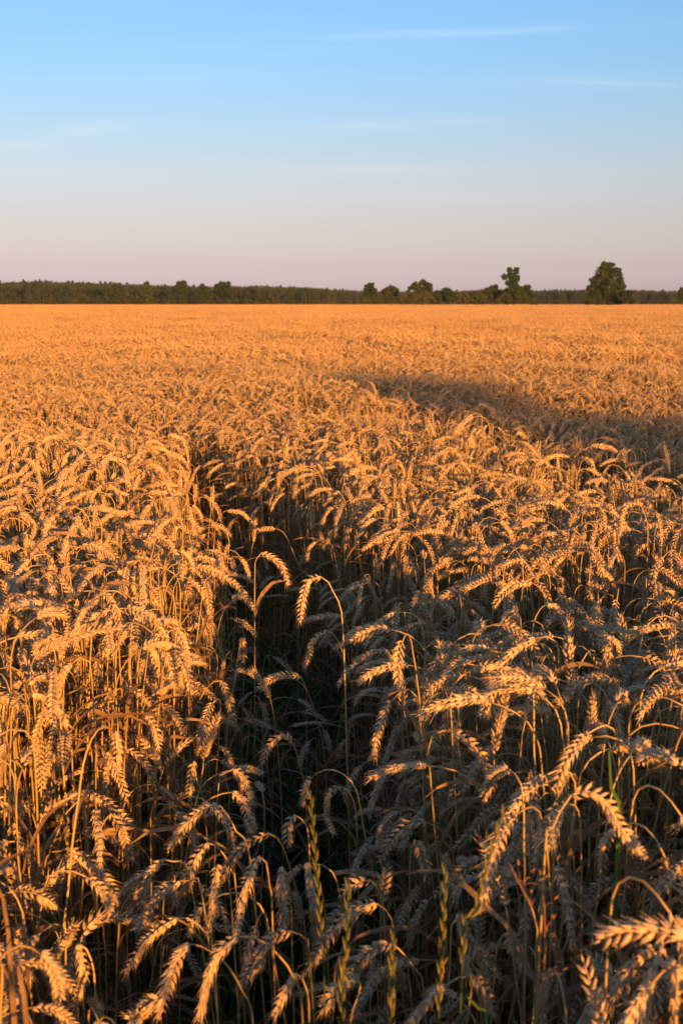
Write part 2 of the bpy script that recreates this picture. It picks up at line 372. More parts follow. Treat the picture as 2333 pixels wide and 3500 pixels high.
# ------------------------------------------------------------------ stalks copied from the photograph (stem points ; ear points), each in real space
def ZL(u, v): return (.744 * u * .29233, (2300 + .744 * v) * .2926)
def ZR(u, v): return ((1167 + .744 * u) * .29233, (2300 + .744 * v) * .2926)
def YL(u, v): return (.744 * u * .29233, (1300 + .744 * v) * .2926)
def YR(u, v): return ((1167 + .744 * u) * .29233, (1300 + .744 * v) * .2926)
HERO = [
 (ZL, "1150,870 1090,740 1050,660 1010,608", "1010,608 930,625 860,690 775,812"),
 (ZL, "1400,1180 1340,930 1310,830 1280,765 1240,737", "1230,735 1130,790 1060,860 1010,955"),
 (ZL, "220,900 260,750 300,650 370,580 405,562", "410,560 480,590 550,650 615,722"),
 (ZL, "150,850 170,740 190,670", "190,665 240,610 300,580 358,560"),
 (ZL, "440,900 455,740 500,650", "510,645 560,730 605,870"),
 (ZL, "1390,1600 1350,1400 1290,1310 1220,1240 1150,1210 1100,1210", "1090,1212 1000,1290 950,1420 918,1592"),
 (ZL, "1160,1600 1130,1500 1070,1380 1000,1300 890,1240", "875,1245 810,1320 770,1440 735,1572"),
 (ZL, "1080,960 1050,870 1000,800 960,775", "950,780 900,850 870,920 850,1005"),
 (ZL, "930,1030 870,955 835,953", "825,955 740,1010 690,1080 638,1172"),
 (ZL, "980,1300 950,1200 880,1135 820,1120", "810,1125 700,1200 630,1290 590,1372"),
 (ZL, "1060,1040 1035,920 1010,875", "1000,880 985,980 975,1090 955,1192"),
 (ZL, "1250,1100 1240,1000 1225,880 1200,835", "1190,840 1150,920 1110,1050 1090,1192"),
 (ZL, "1340,1200 1330,1000 1305,892", "1295,890 1295,980 1305,1080 1300,1172"),
 (ZL, "1500,1200 1470,980 1430,880", "1410,870 1420,950 1440,1060 1450,1200"),
 (ZL, "205,920 250,830 300,815", "320,805 400,870 480,950 545,1050"),
 (ZL, "20,1000 30,760 55,700", "60,690 100,790 140,870 172,955"),
 (ZL, "-60,700 -40,520 -20,470", "-10,465 30,540 60,600 85,660"),
 (ZL, "-120,760 -80,690 -40,662", "-35,660 20,645 70,635 125,622"),
 (ZL, "690,720 720,540 752,440", "752,435 800,370 855,318"),
 (ZL, "700,740 725,560 742,440", "742,435 700,370 650,310"),
 (ZL, "940,640 905,500 892,410", "888,405 876,480 866,582"),
 (ZL, "1405,590 1380,440 1352,335", "1345,320 1300,285 1240,330 1203,412"),
 (ZL, "1490,390 1450,200 1410,80 1385,25", "1380,15 1300,10 1230,35 1190,62"),
 (ZL, "1290,560 1265,250 1242,120", "1240,110 1210,60 1165,-10"),
 (ZL, "850,300 930,100 990,35", "1015,35 1050,120 1072,235"),
 (ZL, "470,200 500,110 535,78", "550,70 620,80 680,130 747,203"),
 (ZL, "340,400 350,250 365,170", "372,160 440,150 500,180 572,216"),
 (ZL, "545,300 530,200 505,180", "495,180 440,220 402,292"),
 (ZL, "170,1200 180,1080 198,1015", "200,1010 250,940 312,880"),
 (ZL, "-10,1100 20,1020 55,1000", "60,1000 150,1010 210,1040 268,1085"),
 (ZL, "440,1500 420,1320 375,1240", "365,1245 385,1400 350,1525"),
 (ZL, "1420,1290 1400,1240 1380,1200 1345,1185", "1330,1185 1230,1240 1160,1350 1108,1432"),
 (ZL, "1420,1600 1410,1460 1370,1375", "1360,1380 1320,1450 1260,1565"),
 (ZL, "870,940 810,880 765,850", "745,855 690,920 660,1000 638,1075"),
 (ZL, "850,700 900,640 960,580 1050,545", "1065,548 1110,590 1140,660 1162,725"),
 (ZL, "1000,560 1030,470 1065,440", "1075,440 1120,480 1160,592"),
 (ZL, "1420,800 1400,700 1365,650", "1350,650 1325,700 1320,792"),
 (ZL, "1640,760 1620,580 1580,525", "1565,520 1510,560 1500,650 1530,732"),
 (ZL, "250,1540 240,1400 245,1310", "250,1300 300,1230 345,1165"),
 (ZL, "350,1400 360,1300 375,1210", "380,1200 410,1160 458,1120"),
 (ZL, "1530,1500 1560,1300 1640,1110", "1630,1100 1560,1150 1490,1240 1410,1362"),
 (ZL, "1600,1700 1640,1500 1660,1410", "1640,1400 1580,1430 1530,1480 1480,1545"),
 (ZL, "640,1700 690,1560 760,1500", "745,1495 690,1515 640,1560 600,1600"),
 (ZR, "1010,640 985,560 950,490 905,458", "895,455 800,480 740,560 700,625"),
 (ZR, "880,950 860,860 820,700 790,640 755,612", "745,613 660,660 590,740 525,812"),
 (ZR, "930,880 960,740 1000,640 1045,572", "1055,560 1140,545 1220,600 1300,740 1392,840"),
 (ZR, "905,760 950,650 975,590 1010,565", "1020,562 1060,555 1110,545 1175,560"),
 (ZR, "1260,880 1255,720 1190,600", "1165,598 1080,660 1030,740 978,845"),
 (ZR, "1190,720 1280,570 1330,480 1385,447", "1395,445 1480,480 1540,540 1610,640"),
 (ZR, "660,640 630,500 600,430 575,412", "565,410 500,430 450,460 415,490"),
 (ZR, "545,820 460,590 420,500", "415,490 370,475 315,495"),
 (ZR, "510,830 460,730 405,690", "390,685 300,700 230,770 168,865"),
 (ZR, "312,970 315,850 325,775", "340,765 370,840 397,955"),
 (ZR, "200,1250 195,1140 190,1060", "188,1050 200,980 210,890"),
 (ZR, "180,1120 170,1000 145,955", "130,950 70,965 0,1020"),
 (ZR, "240,1250 220,1120 175,1062", "160,1058 80,1080 15,1145"),
 (ZR, "880,1150 870,980 895,900", "905,890 920,1000 930,1120 912,1230"),
 (ZR, "970,1010 990,950 1040,935", "1050,940 1110,1040 1135,1165"),
 (ZR, "1450,1200 1520,1000 1555,850 1572,770", "1565,765 1470,800 1390,870 1308,955"),
 (ZR, "1445,1200 1380,1060 1305,968", "1290,958 1190,975 1130,1045"),
 (ZR, "780,1160 750,1020 700,880 660,850", "645,848 560,900 500,960 420,1025"),
 (ZR, "500,1250 510,1160 530,1110", "540,1108 570,1200 640,1310 722,1412"),
 (ZR, "700,1400 720,1240 770,1180", "785,1180 770,1230 800,1300 862,1375"),
 (ZR, "380,1500 330,1350 240,1245", "225,1240 140,1275 80,1340 30,1425"),
 (ZR, "1160,560 1165,480 1185,415", "1200,402 1270,420 1320,490 1362,562"),
 (ZR, "1260,760 1275,640 1295,590", "1305,588 1380,600 1450,650 1505,695"),
 (ZR, "1330,300 1300,120 1260,40", "1245,30 1130,30 1050,80 1000,142"),
 (ZR, "920,560 915,420 905,310", "980,275 930,265 870,300 810,370"),
 (ZR, "1130,470 1110,330 1070,270", "1060,262 1020,290 990,380"),
 (ZR, "290,560 285,330 265,200", "255,240 230,320 190,420"),
 (ZR, "1280,420 1290,270 1320,215", "1335,210 1370,225 1430,290"),
 (ZR, "640,1560 620,1380 570,1300", "560,1290 600,1380 660,1460 700,1560"),
 (ZR, "1000,1500 980,1300 965,1200", "960,1190 990,1280 1010,1400 995,1510"),
 (ZR, "1200,1250 1230,1060 1250,1000", "1258,985 1280,1040 1310,1110"),
 (YL, "1575,1150 1540,1000 1510,930 1482,900", "1470,900 1420,920 1390,1000 1378,1102"),
 (YL, "1390,920 1350,800 1310,710 1275,682", "1262,680 1225,682 1185,685"),
 (YL, "1130,1040 1150,830 1162,745", "1165,740 1168,700 1172,650"),
 (YL, "1170,900 1180,820 1195,790", "1202,790 1260,820 1300,870 1322,932"),
 (YL, "1580,1320 1550,1200 1515,1150", "1500,1150 1440,1200 1402,1325"),
 (YL, "1620,1300 1600,1150 1570,1085", "1560,1080 1480,1085 1402,1100"),
 (YL, "985,720 1005,630 1035,598", "1045,598 1110,610 1152,650"),
 (YL, "822,1340 818,1200 825,1080", "826,1060 810,1010 770,950 740,930"),
 (YL, "150,1400 140,1330 150,1280", "160,1272 300,1190 420,1150 560,1130"),
 (YL, "890,900 885,780 870,720", "868,700 830,670 800,690 790,760"),
 (YL, "690,900 700,800 715,720", "722,712 760,730 800,790 842,872"),
 (YR, "800,1320 806,1180 815,1050", "818,1010 845,1000 878,1050 885,1122"),
 (YR, "640,980 620,930 605,885", "600,880 560,870 500,880 448,912"),
 (YR, "930,1060 935,1000 910,955 885,930", "872,928 800,940 740,980 698,1035"),
 (YR, "215,1100 210,1030 208,985", "210,978 222,930 240,852"),
 (YR, "620,1320 600,1240 570,1195", "560,1190 480,1170 375,1163"),
 (YR, "525,1110 548,1045 578,1020", "590,1018 640,1050 687,1102"),
 (YR, "1405,740 1400,650 1375,570", "1365,560 1300,590 1278,705"),
 (YR, "1480,960 1450,850 1430,740", "1420,735 1360,780 1330,860"),
 (YR, "1010,1340 980,1270 930,1230", "925,1215 960,1260 1010,1330"),
 (YR, "1040,1000 1050,890 1062,840", "1070,830 1088,890 1085,975"),
 (YR, "1240,1340 1200,1300 1130,1240", "1120,1300 1105,1240 1085,1160"),
 (YR, "1300,1240 1298,1130 1298,1050", "1300,1040 1302,980 1305,910"),
]
def pts(s, f): return [f(*map(float, q.split(','))) for q in s.split()]
hero = []
for hi, (f, a, b) in enumerate(HERO):
    rnd = np.random.default_rng(2000 + hi); A = pts(a, f); B = pts(b, f)
    top = min(p[1] for p in A + B); dep = -ray(341, top)[2] / ray(341, top)[1]
    Yz = (CAMZ - .87) / dep; lpx = sum(math.dist(p, q) for p, q in zip(B[:-1], B[1:]))
    Yl = .098 * F / lpx; Y = min(max(Yl, Yz * .86), Yz * 1.30)
    Y = max(Y, .95)
    if math.hypot(1, dep) * 0 + (CAMZ - dep * Y) > 1.0: Y = (CAMZ - 1.0) / dep
    S3 = [at(x, y, Y) for x, y in A]; E3 = [at(x, y, Y + rnd.uniform(-.012, .012) * k) for k, (x, y) in enumerate(B)]
    gap = E3[0] - S3[-1]; S3.append(E3[0]) if np.linalg.norm(gap) < .004 else S3.append(E3[0])
    d = S3[0] - S3[1]; d = d / np.linalg.norm(d); low = S3[0]
    if low[2] > .06:
        fx = low[0] + d[0] * min(.12, low[2] * .25) ; fy = low[1] + rnd.uniform(-.05, .08)
        S3 = [np.array([fx, fy, 0.0]), np.array([(fx * .45 + low[0] * .55), fy * .5 + low[1] * .5, low[2] * .5])] + S3
    else: S3[0][2] = 0.0
    S = smooth_curve(S3, 90); E = smooth_curve(E3, 24); S[:, 2] = np.maximum(S[:, 2], 0)
    hero.append(dict(S=S, E=E, foot=S[0].copy(), rnd=rnd, Y=Y))
hero_S = np.array([h['foot'][:2] for h in hero])

# ------------------------------------------------------------------ random stalks of the near field
def sow(y0, y1, dens, margin):
    out = []
    for Y in np.arange(y0, y1, .25):
        w = .33 * max(Y, 0) + margin * (1.8 if Y < 0 else 1); n = rng.poisson(dens * .25 * 2 * w); x = rng.uniform(-w, w, n); y = rng.uniform(Y, Y + .25, n); out.append(np.stack([x, y], 1))
    return np.concatenate(out)
near = sow(-2.5, 5.0, 430, 1.2)
extra = np.c_[rng.uniform(.0, 1.0, 420), rng.uniform(.55, 2.0, 420)]; extra = np.concatenate([extra, np.c_[rng.uniform(.14, 1.25, 620), rng.uniform(1.1, 3.4, 620)], np.c_[rng.uniform(-1.3, -.30, 450), rng.uniform(1.3, 3.4, 450)]]); low_ = np.c_[rng.uniform(-1.2, -.22, 520), rng.uniform(.75, 2.6, 520)]; low2 = np.c_[rng.uniform(.1, 1.2, 300), rng.uniform(.8, 2.4, 300)]; low2 = np.concatenate([low2, np.c_[rng.uniform(-.9, .9, 420), rng.uniform(.9, 1.7, 420)]])
isl = np.r_[np.zeros(len(near) + len(extra), bool), np.ones(len(low_) + len(low2), bool)]; near = np.concatenate([near, extra, low_, low2])
o1, o2 = track_open(near[:, 0], near[:, 1])
keep = rng.random(len(near)) > np.maximum(o1 * .92, o2 * .7)
# keep the stand thinner right in front, as in the photograph
front = (near[:, 1] > .35) & (near[:, 1] < 1.6)
keep &= ~(front & (near[:, 0] < .12) & (rng.random(len(near)) < .15))
isl = isl[keep]; near = near[keep]; o1 = o1[keep]; o2 = o2[keep]
n = len(near)
def heights(n):      # most ears reach the canopy, the later tillers stay lower
    return np.where(rng.random(n) < .52, rng.normal(1.0, .035, n), rng.uniform(.62, 1.0, n))
scz = (wave(near[:, 0], near[:, 1]) + heights(n) - lodged(near[:, 0], near[:, 1])) * (1 - .40 * o1 - .32 * o2)
dcam = np.hypot(near[:, 0], near[:, 1])
scz = np.where(isl, scz * 0 + rng.uniform(.62, .90, n), scz)
scz = scz * np.interp(near[:, 1], [-1.6, -.2, .25], [1.02, 1.02, 1.0])  # unseen wheat behind the camera raised slightly to shade the front stalks
scz = np.where(dcam < .45, np.minimum(scz, .84), scz)
idx = rng.integers(0, NV, n)
ang = np.where(rng.random(n) < .75, rng.uniform(0, 2 * math.pi, n), rng.normal(R(205), .9, n))
tiltx, tilty = rng.normal(0, .07, n), rng.normal(0, .07, n)
sxy = rng.uniform(.82, 1.06, n)
def euler_mat(rx, ry, rz):
    cx, s_x, cy, sy, cz, sz = math.cos(rx), math.sin(rx), math.cos(ry), math.sin(ry), math.cos(rz), math.sin(rz)
    return np.array([[cz, -sz, 0], [sz, cz, 0], [0, 0, 1]]) @ np.array([[cy, 0, sy], [0, 1, 0], [-sy, 0, cy]]) @ np.array([[1, 0, 0], [0, cx, -s_x], [0, s_x, cx]])
# which stalks show: a small depth buffer of all ears
epts = [resample(v['epath'], 9) for v in variants]
def ear_world(i):
    P = epts[idx[i]] * np.array([sxy[i], sxy[i], scz[i]])
    return P @ euler_mat(tiltx[i], tilty[i], ang[i]).T + np.array([near[i, 0], near[i, 1], 0])
heropx = [project(resample(h['E'], 9)) for h in hero]
drop = np.zeros(n, bool); EW = [None] * n
for i in range(n):
    if near[i, 1] > -.3 and near[i, 1] < 4.2:
        EW[i] = ear_world(i); u, v, dd = project(EW[i])
        if dd.min() < .42 or (dd.min() < .88 and v.min() < 1024 and -10 < u.mean() < 692): drop[i] = True; continue
        if -20 < u.mean() < 702 and v.mean() < 1050:      # leave room in front of the stalks copied from the photo
            for (hu, hv, hd) in heropx:
                if dd.mean() < hd.mean() + .02 and abs(hu.mean() - u.mean()) < 60 and abs(hv.mean() - v.mean()) < 60:
                    if ((np.hypot(hu[:, None] - u[None], hv[:, None] - v[None]).min(0) < 7).sum() > 0): drop[i] = True; break
ok = ~drop
zb = np.full((1024, 682), 1e9); ib = np.full((1024, 682), -1, int)
def splat(P, who):
    u, v, d = project(P)
    for a, b, c in zip(u, v, d):
        if c < .3: continue
        r = .0075 * F / c; x0, x1, y0, y1 = int(a - r), int(a + r) + 1, int(b - r), int(b + r) + 1
        x0, y0 = max(x0, 0), max(y0, 0); x1, y1 = min(x1, 682), min(y1, 1024)
        if x0 >= x1 or y0 >= y1: continue
        w = zb[y0:y1, x0:x1]; m = c < w; w[m] = c; ib[y0:y1, x0:x1][m] = who
for i in range(n):
    if ok[i] and EW[i] is not None: splat(EW[i], i)
for k, h in enumerate(hero): splat(resample(h['E'], 12), n + k)
cnt = np.bincount(ib[ib >= 0].ravel(), minlength=n + len(hero))

GROUP = 'wheat stalks standing in the front of the field'
used_labels = set(); spots = []
def stalk_label(E, green=False):
    u, v, d = project(E); du, dv = u[-1] - u[0], v[-1] - v[0]; a = math.degrees(math.atan2(dv, abs(du) + 1e-6))
    side = 'left' if du < 0 else 'right'
    pose = 'upright' if a < -60 else 'rising to the ' + side if a < -15 else 'level to the ' + side if a < 20 else 'drooping to the ' + side if a < 68 else 'hanging down'
    uu, vv = min(max(u.mean(), 0), 681), min(max(v.mean(), 0), 1023)
    lab = '%s wheat ear %s, %d%% from left, %d%% down the photo' % ('greenish' if green else 'golden', pose, round(uu / 6.82), round(vv / 10.24))
    return lab
def register(root, E, green=False):
    lab = stalk_label(E, green)
    if lab in used_labels: return False
    used_labels.add(lab); root['label'] = lab; root['category'] = 'wheat'; root['group'] = GROUP; return True
hero_individual = 0
for k, h in enumerate(hero):
    st, er, lv, Sp, E = stalk(h['rnd'], 0, paths=(h['S'], h['E']), leaves=1 if k % 2 else 2)
    root = bpy.data.objects.new('wheat_stalk', None); COL.objects.link(root); root.location = h['foot']; root.empty_display_size = .05
    for gg, nm, m in [(st, 'stem', M_STEM), (er, 'ear', M_EAR)] + [(l, 'leaf', M_LEAF) for l in lv]:
        gg.V = [v - h['foot'] for v in gg.V]; gg2 = gg
        link(nm, gg2.mesh(nm, [m]), root)
    if not register(root, h['E']):
        h['E'][:, 0] += .011; register(root, h['E'])
    hero_individual += 1
order = np.argsort(-cnt[:n]); chosen = []
protos = []
for v in variants:
    protos.append([('stem', v['stem'].mesh('stem', [M_STEM])), ('ear', v['ear'].mesh('ear', [M_EAR]))] + [('leaf', l.mesh('leaf', [M_LEAF])) for l in v['leaves']])
for i in order:
    if len(chosen) + hero_individual >= 300 or cnt[i] < 20: break
    if EW[i] is None: continue
    root = bpy.data.objects.new('wheat_stalk', None)
    if not register(root, EW[i]): bpy.data.objects.remove(root); continue
    COL.objects.link(root); root.empty_display_size = .05
    root.location = (near[i, 0], near[i, 1], 0); root.rotation_euler = (tiltx[i], tilty[i], ang[i]); root.scale = (sxy[i], sxy[i], scz[i])
    for nm, me in protos[idx[i]]: link(nm, me, root)
    chosen.append(i)
rest = ok.copy(); rest[chosen] = False
scatter('wheat_field', C_NEAR, np.c_[near[rest], np.zeros(rest.sum())], np.c_[tiltx[rest], tilty[rest], ang[rest]], np.c_[sxy[rest], sxy[rest], scz[rest]], idx[rest], kind='stuff')
# middle distance
midp = sow(5.0, 12.0, 360, 1.4); o1, o2 = track_open(midp[:, 0], midp[:, 1])
k_ = rng.random(len(midp)) > np.maximum(o1 * .8, o2 * .6); midp = midp[k_]; o1 = o1[k_]; o2 = o2[k_]; n2 = len(midp)
sz = (wave(midp[:, 0], midp[:, 1]) + heights(n2) - lodged(midp[:, 0], midp[:, 1])) * (1 - .3 * o1 - .25 * o2)
a2 = np.where(rng.random(n2) < .75, rng.uniform(0, 6.283, n2), rng.normal(R(205), .9, n2))
scatter('wheat_field_middle', C_MID, np.c_[midp, np.zeros(n2)], np.c_[rng.normal(0, .07, n2), rng.normal(0, .07, n2), a2], np.c_[np.full(n2, 1.05), np.full(n2, 1.05), sz], rng.integers(0, 20, n2), kind='stuff')
# patches to the far edge of the field
def patches(y0, y1, s, margin, ov=1.0):
    P = []
    for Y in np.arange(y0, y1, s * ov):
        w = .36 * Y + margin
        for X in np.arange(-w, w, s * ov): P.append((X, Y))
    return np.array(P)
pp = patches(12.4, 45, 1.0, 5, .96); k = len(pp)
scatter('wheat_field_beyond', C_PATCH, np.c_[pp, np.zeros(k)], np.c_[np.zeros(k), np.zeros(k), rng.integers(0, 4, k) * R(90)], np.c_[np.ones(k), np.ones(k), 1 + 1.2 * wave(pp[:, 0] * .8, pp[:, 1] * .8) + rng.normal(0, .02, k)], rng.integers(0, 6, k), kind='stuff')
pf = patches(46, 400, 3.0, 25, .98); k = len(pf)
scatter('wheat_field_far', C_FAR, np.c_[pf, np.zeros(k)], np.c_[np.zeros(k), np.zeros(k), rng.integers(0, 4, k) * R(90)], np.c_[np.ones(k), np.ones(k), 1 + wave(pf[:, 0] * .3, pf[:, 1] * .3) + rng.normal(0, .02, k)], rng.integers(0, 5, k), kind='stuff')

# ------------------------------------------------------------------ green undergrowth in the wheel tracks
und = []
for k in range(8):
    rnd = np.random.default_rng(900 + k); g = Geo()
    for j in range(9):
        an = rnd.uniform(0, 6.28); leaf_geo((rnd.normal(0, .015), rnd.normal(0, .015), 0), (math.cos(an), math.sin(an)), rnd.uniform(.12, .34), rnd, 0 if k % 2 else 1, rnd.uniform(.004, .009), g, 7, rnd.uniform(.6, 1.8))
    und.append(g.mesh('tuft', [M_GREEN, M_LEAF]))
C_UND = hidden_collection('tuft_source', und)
up = sow(-1, 6, 120, 1.0); o1, o2 = track_open(up[:, 0], up[:, 1]); kk = rng.random(len(up)) < np.maximum(np.maximum(o1, o2), .12); up = up[kk]; k = len(up)
s_ = rng.uniform(.7, 1.5, k)
scatter('undergrowth', C_UND, np.c_[up, np.zeros(k)], np.c_[np.zeros(k), np.zeros(k), rng.uniform(0, 6.28, k)], np.c_[s_, s_, s_], rng.integers(0, 8, k), kind='stuff')

# ------------------------------------------------------------------ weeds between the stalks
def rye(px, Y, label, top=None):
    """slender spike grass: px = image points from low to tip, the spike is the upper part"""
    rnd = np.random.default_rng(int(px[0][0]) + 7); P = [at(x, y, Y) for x, y in px]
    d = P[0] - P[1]; P = [np.array([P[0][0] + d[0] * .5, P[0][1], 0.0])] + P
    S = smooth_curve(P, 60); foot = S[0].copy(); S = S - foot
    root = bpy.data.objects.new('grass_weed', None); COL.objects.link(root); root.location = foot
    root['label'] = label; root['category'] = 'grass weed'; root['group'] = 'green grass weeds in front of the wheat'
    g = Geo(); tube(g, S, np.linspace(.0016, .0007, 60), 5); link('stem', g.mesh('stem', [M_GREEN]), root)
    zt = S[-1][2]; Ls = .20; d_ = np.r_[0, np.cumsum(np.linalg.norm(np.diff(S, axis=0), axis=1))]; i0 = int(np.searchsorted(d_, d_[-1] - Ls))
    Q = resample(S[i0:], 20); T, A, B = frames(Q, (1, .2, 0)); e = Geo(); tpl, fc = H_HI
    for i in range(19):
        s = 1 if i % 2 else -1
        for j in range(3):
            ax = unit(T[i] + A[i] * s * .16 + B[i] * (j - 1) * .10); xx = unit(B[i] - ax * B[i].dot(ax)); yy = np.cross(ax, xx); ln = .0125 * rnd.uniform(.9, 1.15) * (1 - .35 * i / 19)
            o = Q[i] + A[i] * s * .001 + ax * j * .0025
            e.add(o + tpl[:, :1] * xx * ln * .55 + tpl[:, 1:2] * yy * ln * .5 + tpl[:, 2:] * ax * ln, fc)
    link('spike', e.mesh('spike', [M_RYE]), root)
    an = rnd.uniform(0, 6.28); l = leaf_geo(S[18], (math.cos(an), math.sin(an)), .16, rnd, w=.006); link('leaf', l.mesh('leaf', [M_GREEN]), root)
def D(x, y): return (x * .4349, y * .4354)
rye([D(745, 2300), D(738, 2150), D(727, 2000), D(712, 1815)], 1.05, 'tall green and yellow grass spike standing in the dark gap, lower centre')
rye([D(1060, 2250), D(1085, 2120), D(1120, 1980), D(1160, 1850)], .98, 'leaning yellow-green grass spike against the wheat, lower right of centre')
rye([D(1008, 2340), D(1012, 2230), D(1018, 2120), D(1022, 1985)], .96, 'straight yellow-green grass spike just left of the leaning one')
rye([D(785, 2345), D(790, 2260), D(796, 2150), D(800, 2020)], .94, 'thin orange-green grass spike at bottom centre, right of the tall one')
rye([D(898, 2345), D(899, 2290), D(902, 2230), D(904, 2140)], .92, 'short grass spike barely reaching up from the bottom edge, right of centre')
def blade(px, Y, w, label, mat, name='blade_of_grass', cat='grass blade'):
    P = [at(x, y, Y) for x, y in px]; P = [np.array([P[0][0], P[0][1] + .02, 0.0])] + P; S = smooth_curve(P, 24); foot = S[0].copy(); S -= foot
    g = Geo(); u = np.linspace(0, 1, 24); ribbon(g, S, w * np.sin(np.pi * np.clip(u * .8 + .15, 0, .985)) ** .6, 0, (1, .2, 0), .5)
    o = link(name, g.mesh(name, [mat])); o.location = foot; o['label'] = label; o['category'] = cat
blade([D(1420, 2000), D(1408, 1850), D(1400, 1725)], 1.14, .011, 'bright green grass blade standing upright among the ears at right', M_GREEN)
blade([D(30, 2290), D(22, 2160), D(4, 2050), D(-30, 1990)], 1.05, .008, 'orange-brown dry blade at the lower left edge', M_LEAF, 'dry_straw')
blade([D(62, 2352), D(30, 2270), D(4, 2200), D(-20, 2170)], .98, .008, 'rust coloured dry blade in the bottom left corner', M_LEAF, 'dry_straw')
blade([D(1120, 2420), D(1090, 2340), D(1075, 2290)], .95, .007, 'green grass blade tip at the bottom edge, right of centre', M_GREEN)
blade([D(-80, 1600), D(-20, 1552), D(70, 1541)], 1.75, .006, 'green grass blade lying over the ears at the left edge', M_GREEN)
def panicle(px, Y, label):
    rnd = np.random.default_rng(int(px[0][0])); P = [at(x, y, Y) for x, y in px]; P = [np.array([P[0][0], P[0][1], 0.0])] + P; S = smooth_curve(P, 40); foot = S[0].copy(); S -= foot
    root = bpy.data.objects.new('loose_grass', None); COL.objects.link(root); root.location = foot; root['label'] = label; root['category'] = 'grass weed'
    g = Geo(); tube(g, S, np.linspace(.0013, .0005, 40), 4); link('stem', g.mesh('stem', [M_RUST]), root)
    e = Geo(); tpl, fc = H_MID
    for i in range(30):
        f = rnd.uniform(.72, 1); q = S[int(f * 39)]; dd = unit(np.array([rnd.normal(), rnd.normal(), 1.2])); L = rnd.uniform(.012, .04) * (1.2 - f) * 3
        tube(e, np.array([q, q + dd * L * .6, q + dd * L + [0, 0, -.004]]), .0003, 3); o = q + dd * L
        xx = unit(np.cross(dd, [0.3, 1, 0])); yy = np.cross(dd, xx)
        e.add(o + tpl[:, :1] * xx * .006 + tpl[:, 1:2] * yy * .006 + tpl[:, 2:] * dd * .009, fc)
    link('panicle', e.mesh('panicle', [M_RUST]), root)
panicle([D(1250, 2200), D(1215, 2080), D(1170, 1985)], .98, 'loose reddish grass head leaning left at lower right')
panicle([D(1480, 2340), D(1470, 2260), D(1455, 2150)], .95, 'reddish brown grass head near the bottom right corner')

# ------------------------------------------------------------------ trees
def leaf_cloud(g, c, rx, ry, rz, n, size, rnd, m=0):
    """small leaf faces on and inside an uneven clump"""
    d = rnd.normal(size=(n, 3)); d /= np.linalg.norm(d, axis=1, keepdims=True)
    bump = 1 + .22 * np.sin(d[:, 0] * 5 + c[0]) * np.sin(d[:, 2] * 6 + c[2]) + .15 * np.sin(d[:, 1] * 9)
    r = (rnd.random(n) ** .35) * bump; P = np.array(c) + d * r[:, None] * np.array([rx, ry, rz])
    a = unit(rnd.normal(size=(n, 3)) + d * .7); b = unit(np.cross(a, rnd.normal(size=(n, 3)))); s = (size * rnd.uniform(.6, 1.4, n))[:, None]
    e = np.cross(a, b); V = np.stack([P - b * s * .5, P + e * s * .35, P + b * s * .5, P - e * s * .35], 1).reshape(-1, 3)
    V[:, 2] = np.maximum(V[:, 2], .1)
    g.add(V, [(4 * i, 4 * i + 1, 4 * i + 2, 4 * i + 3) for i in range(n)], m)
def tree(name, D_, blobs, label, mat, trunk_u, group=None, leaf=.34, dens=1.0, cat='tree', limbs=True, depth=1.0):
    """blobs in image pixels -> a crown at distance D_, in real metres"""
    rnd = np.random.default_rng(int(trunk_u * 10) + 3); root = bpy.data.objects.new(name, None); COL.objects.link(root)
    base = at(trunk_u, 303, D_); base[2] = 0; root.location = base; root['label'] = label; root['category'] = cat
    if group: root['group'] = group
    m_px = D_ / F * .985; g = Geo(); cs = []
    for (u, v, r) in blobs:
        c = at(u, v, D_) - base; c[1] += rnd.uniform(-1, 1) * r * m_px * .7 * depth; rr = r * m_px; cs.append((c, rr))
        ctr = []
        for q in range(10):      # each bough is several leaf clumps
            dd = unit(rnd.normal(size=3)); cc = c + dd * rr * rnd.uniform(.5, .85); ctr.append(cc)
            leaf_cloud(g, cc, rr * .40, rr * .40, rr * .30, int(44 * dens * (rr / leaf) ** 1.2) + 16, leaf, rnd)
        leaf_cloud(g, c, rr * .75, rr * .75, rr * .75, int(34 * dens * (rr / leaf) ** 1.2) + 16, leaf, rnd)
    top = max(c[2] for c, _ in cs); tg = Geo(); P = np.array([[0, 0, -.2], [.1, 0, top * .25], [-.1, .1, top * .55], [.05, 0, top * .92]])
    tube(tg, smooth_curve(P, 12), np.linspace(top * .030 + .05, .04, 12), 8)
    if limbs:
        for c, rr in cs:
            s = np.array([0, 0, max(.3, c[2] * .55)]); tube(tg, smooth_curve([s, (s + c) / 2 + [0, 0, .3], c + [0, 0, rr * .5]], 7), np.linspace(.018 * top, .02, 7), 5)
    link('trunk', tg.mesh('trunk', [M_BARK]), root); link('crown', g.mesh('crown', [mat], False), root)
k2 = .765 * .29233
def B2(s): return [((1133 * .29233) + k2 * u, 248.9 + k2 * v, k2 * r) for u, v, r in s]
def B1(s): return [(k2 * u, 248.9 + k2 * v, k2 * r) for u, v, r in s]
def U2(u): return 1133 * .29233 + k2 * u
tree('oak_tree', 300, B2([(1215, 80, 25), (1240, 88, 28), (1193, 112, 30), (1266, 115, 30), (1176, 142, 24), (1290, 155, 20), (1228, 122, 32), (1178, 150, 28), (1235, 160, 42), (1282, 152, 20), (1172, 200, 34), (1235, 208, 46), (1280, 215, 36), (1165, 225, 30), (1205, 228, 32), (1250, 230, 32), (1215, 185, 36), (1265, 180, 34), (1195, 215, 34), (1172, 172, 26), (1288, 178, 24), (1286, 140, 20), (1240, 75, 18)]), 'largest lone tree with broad rounded crown at right on the horizon', M_OAK, U2(1228))
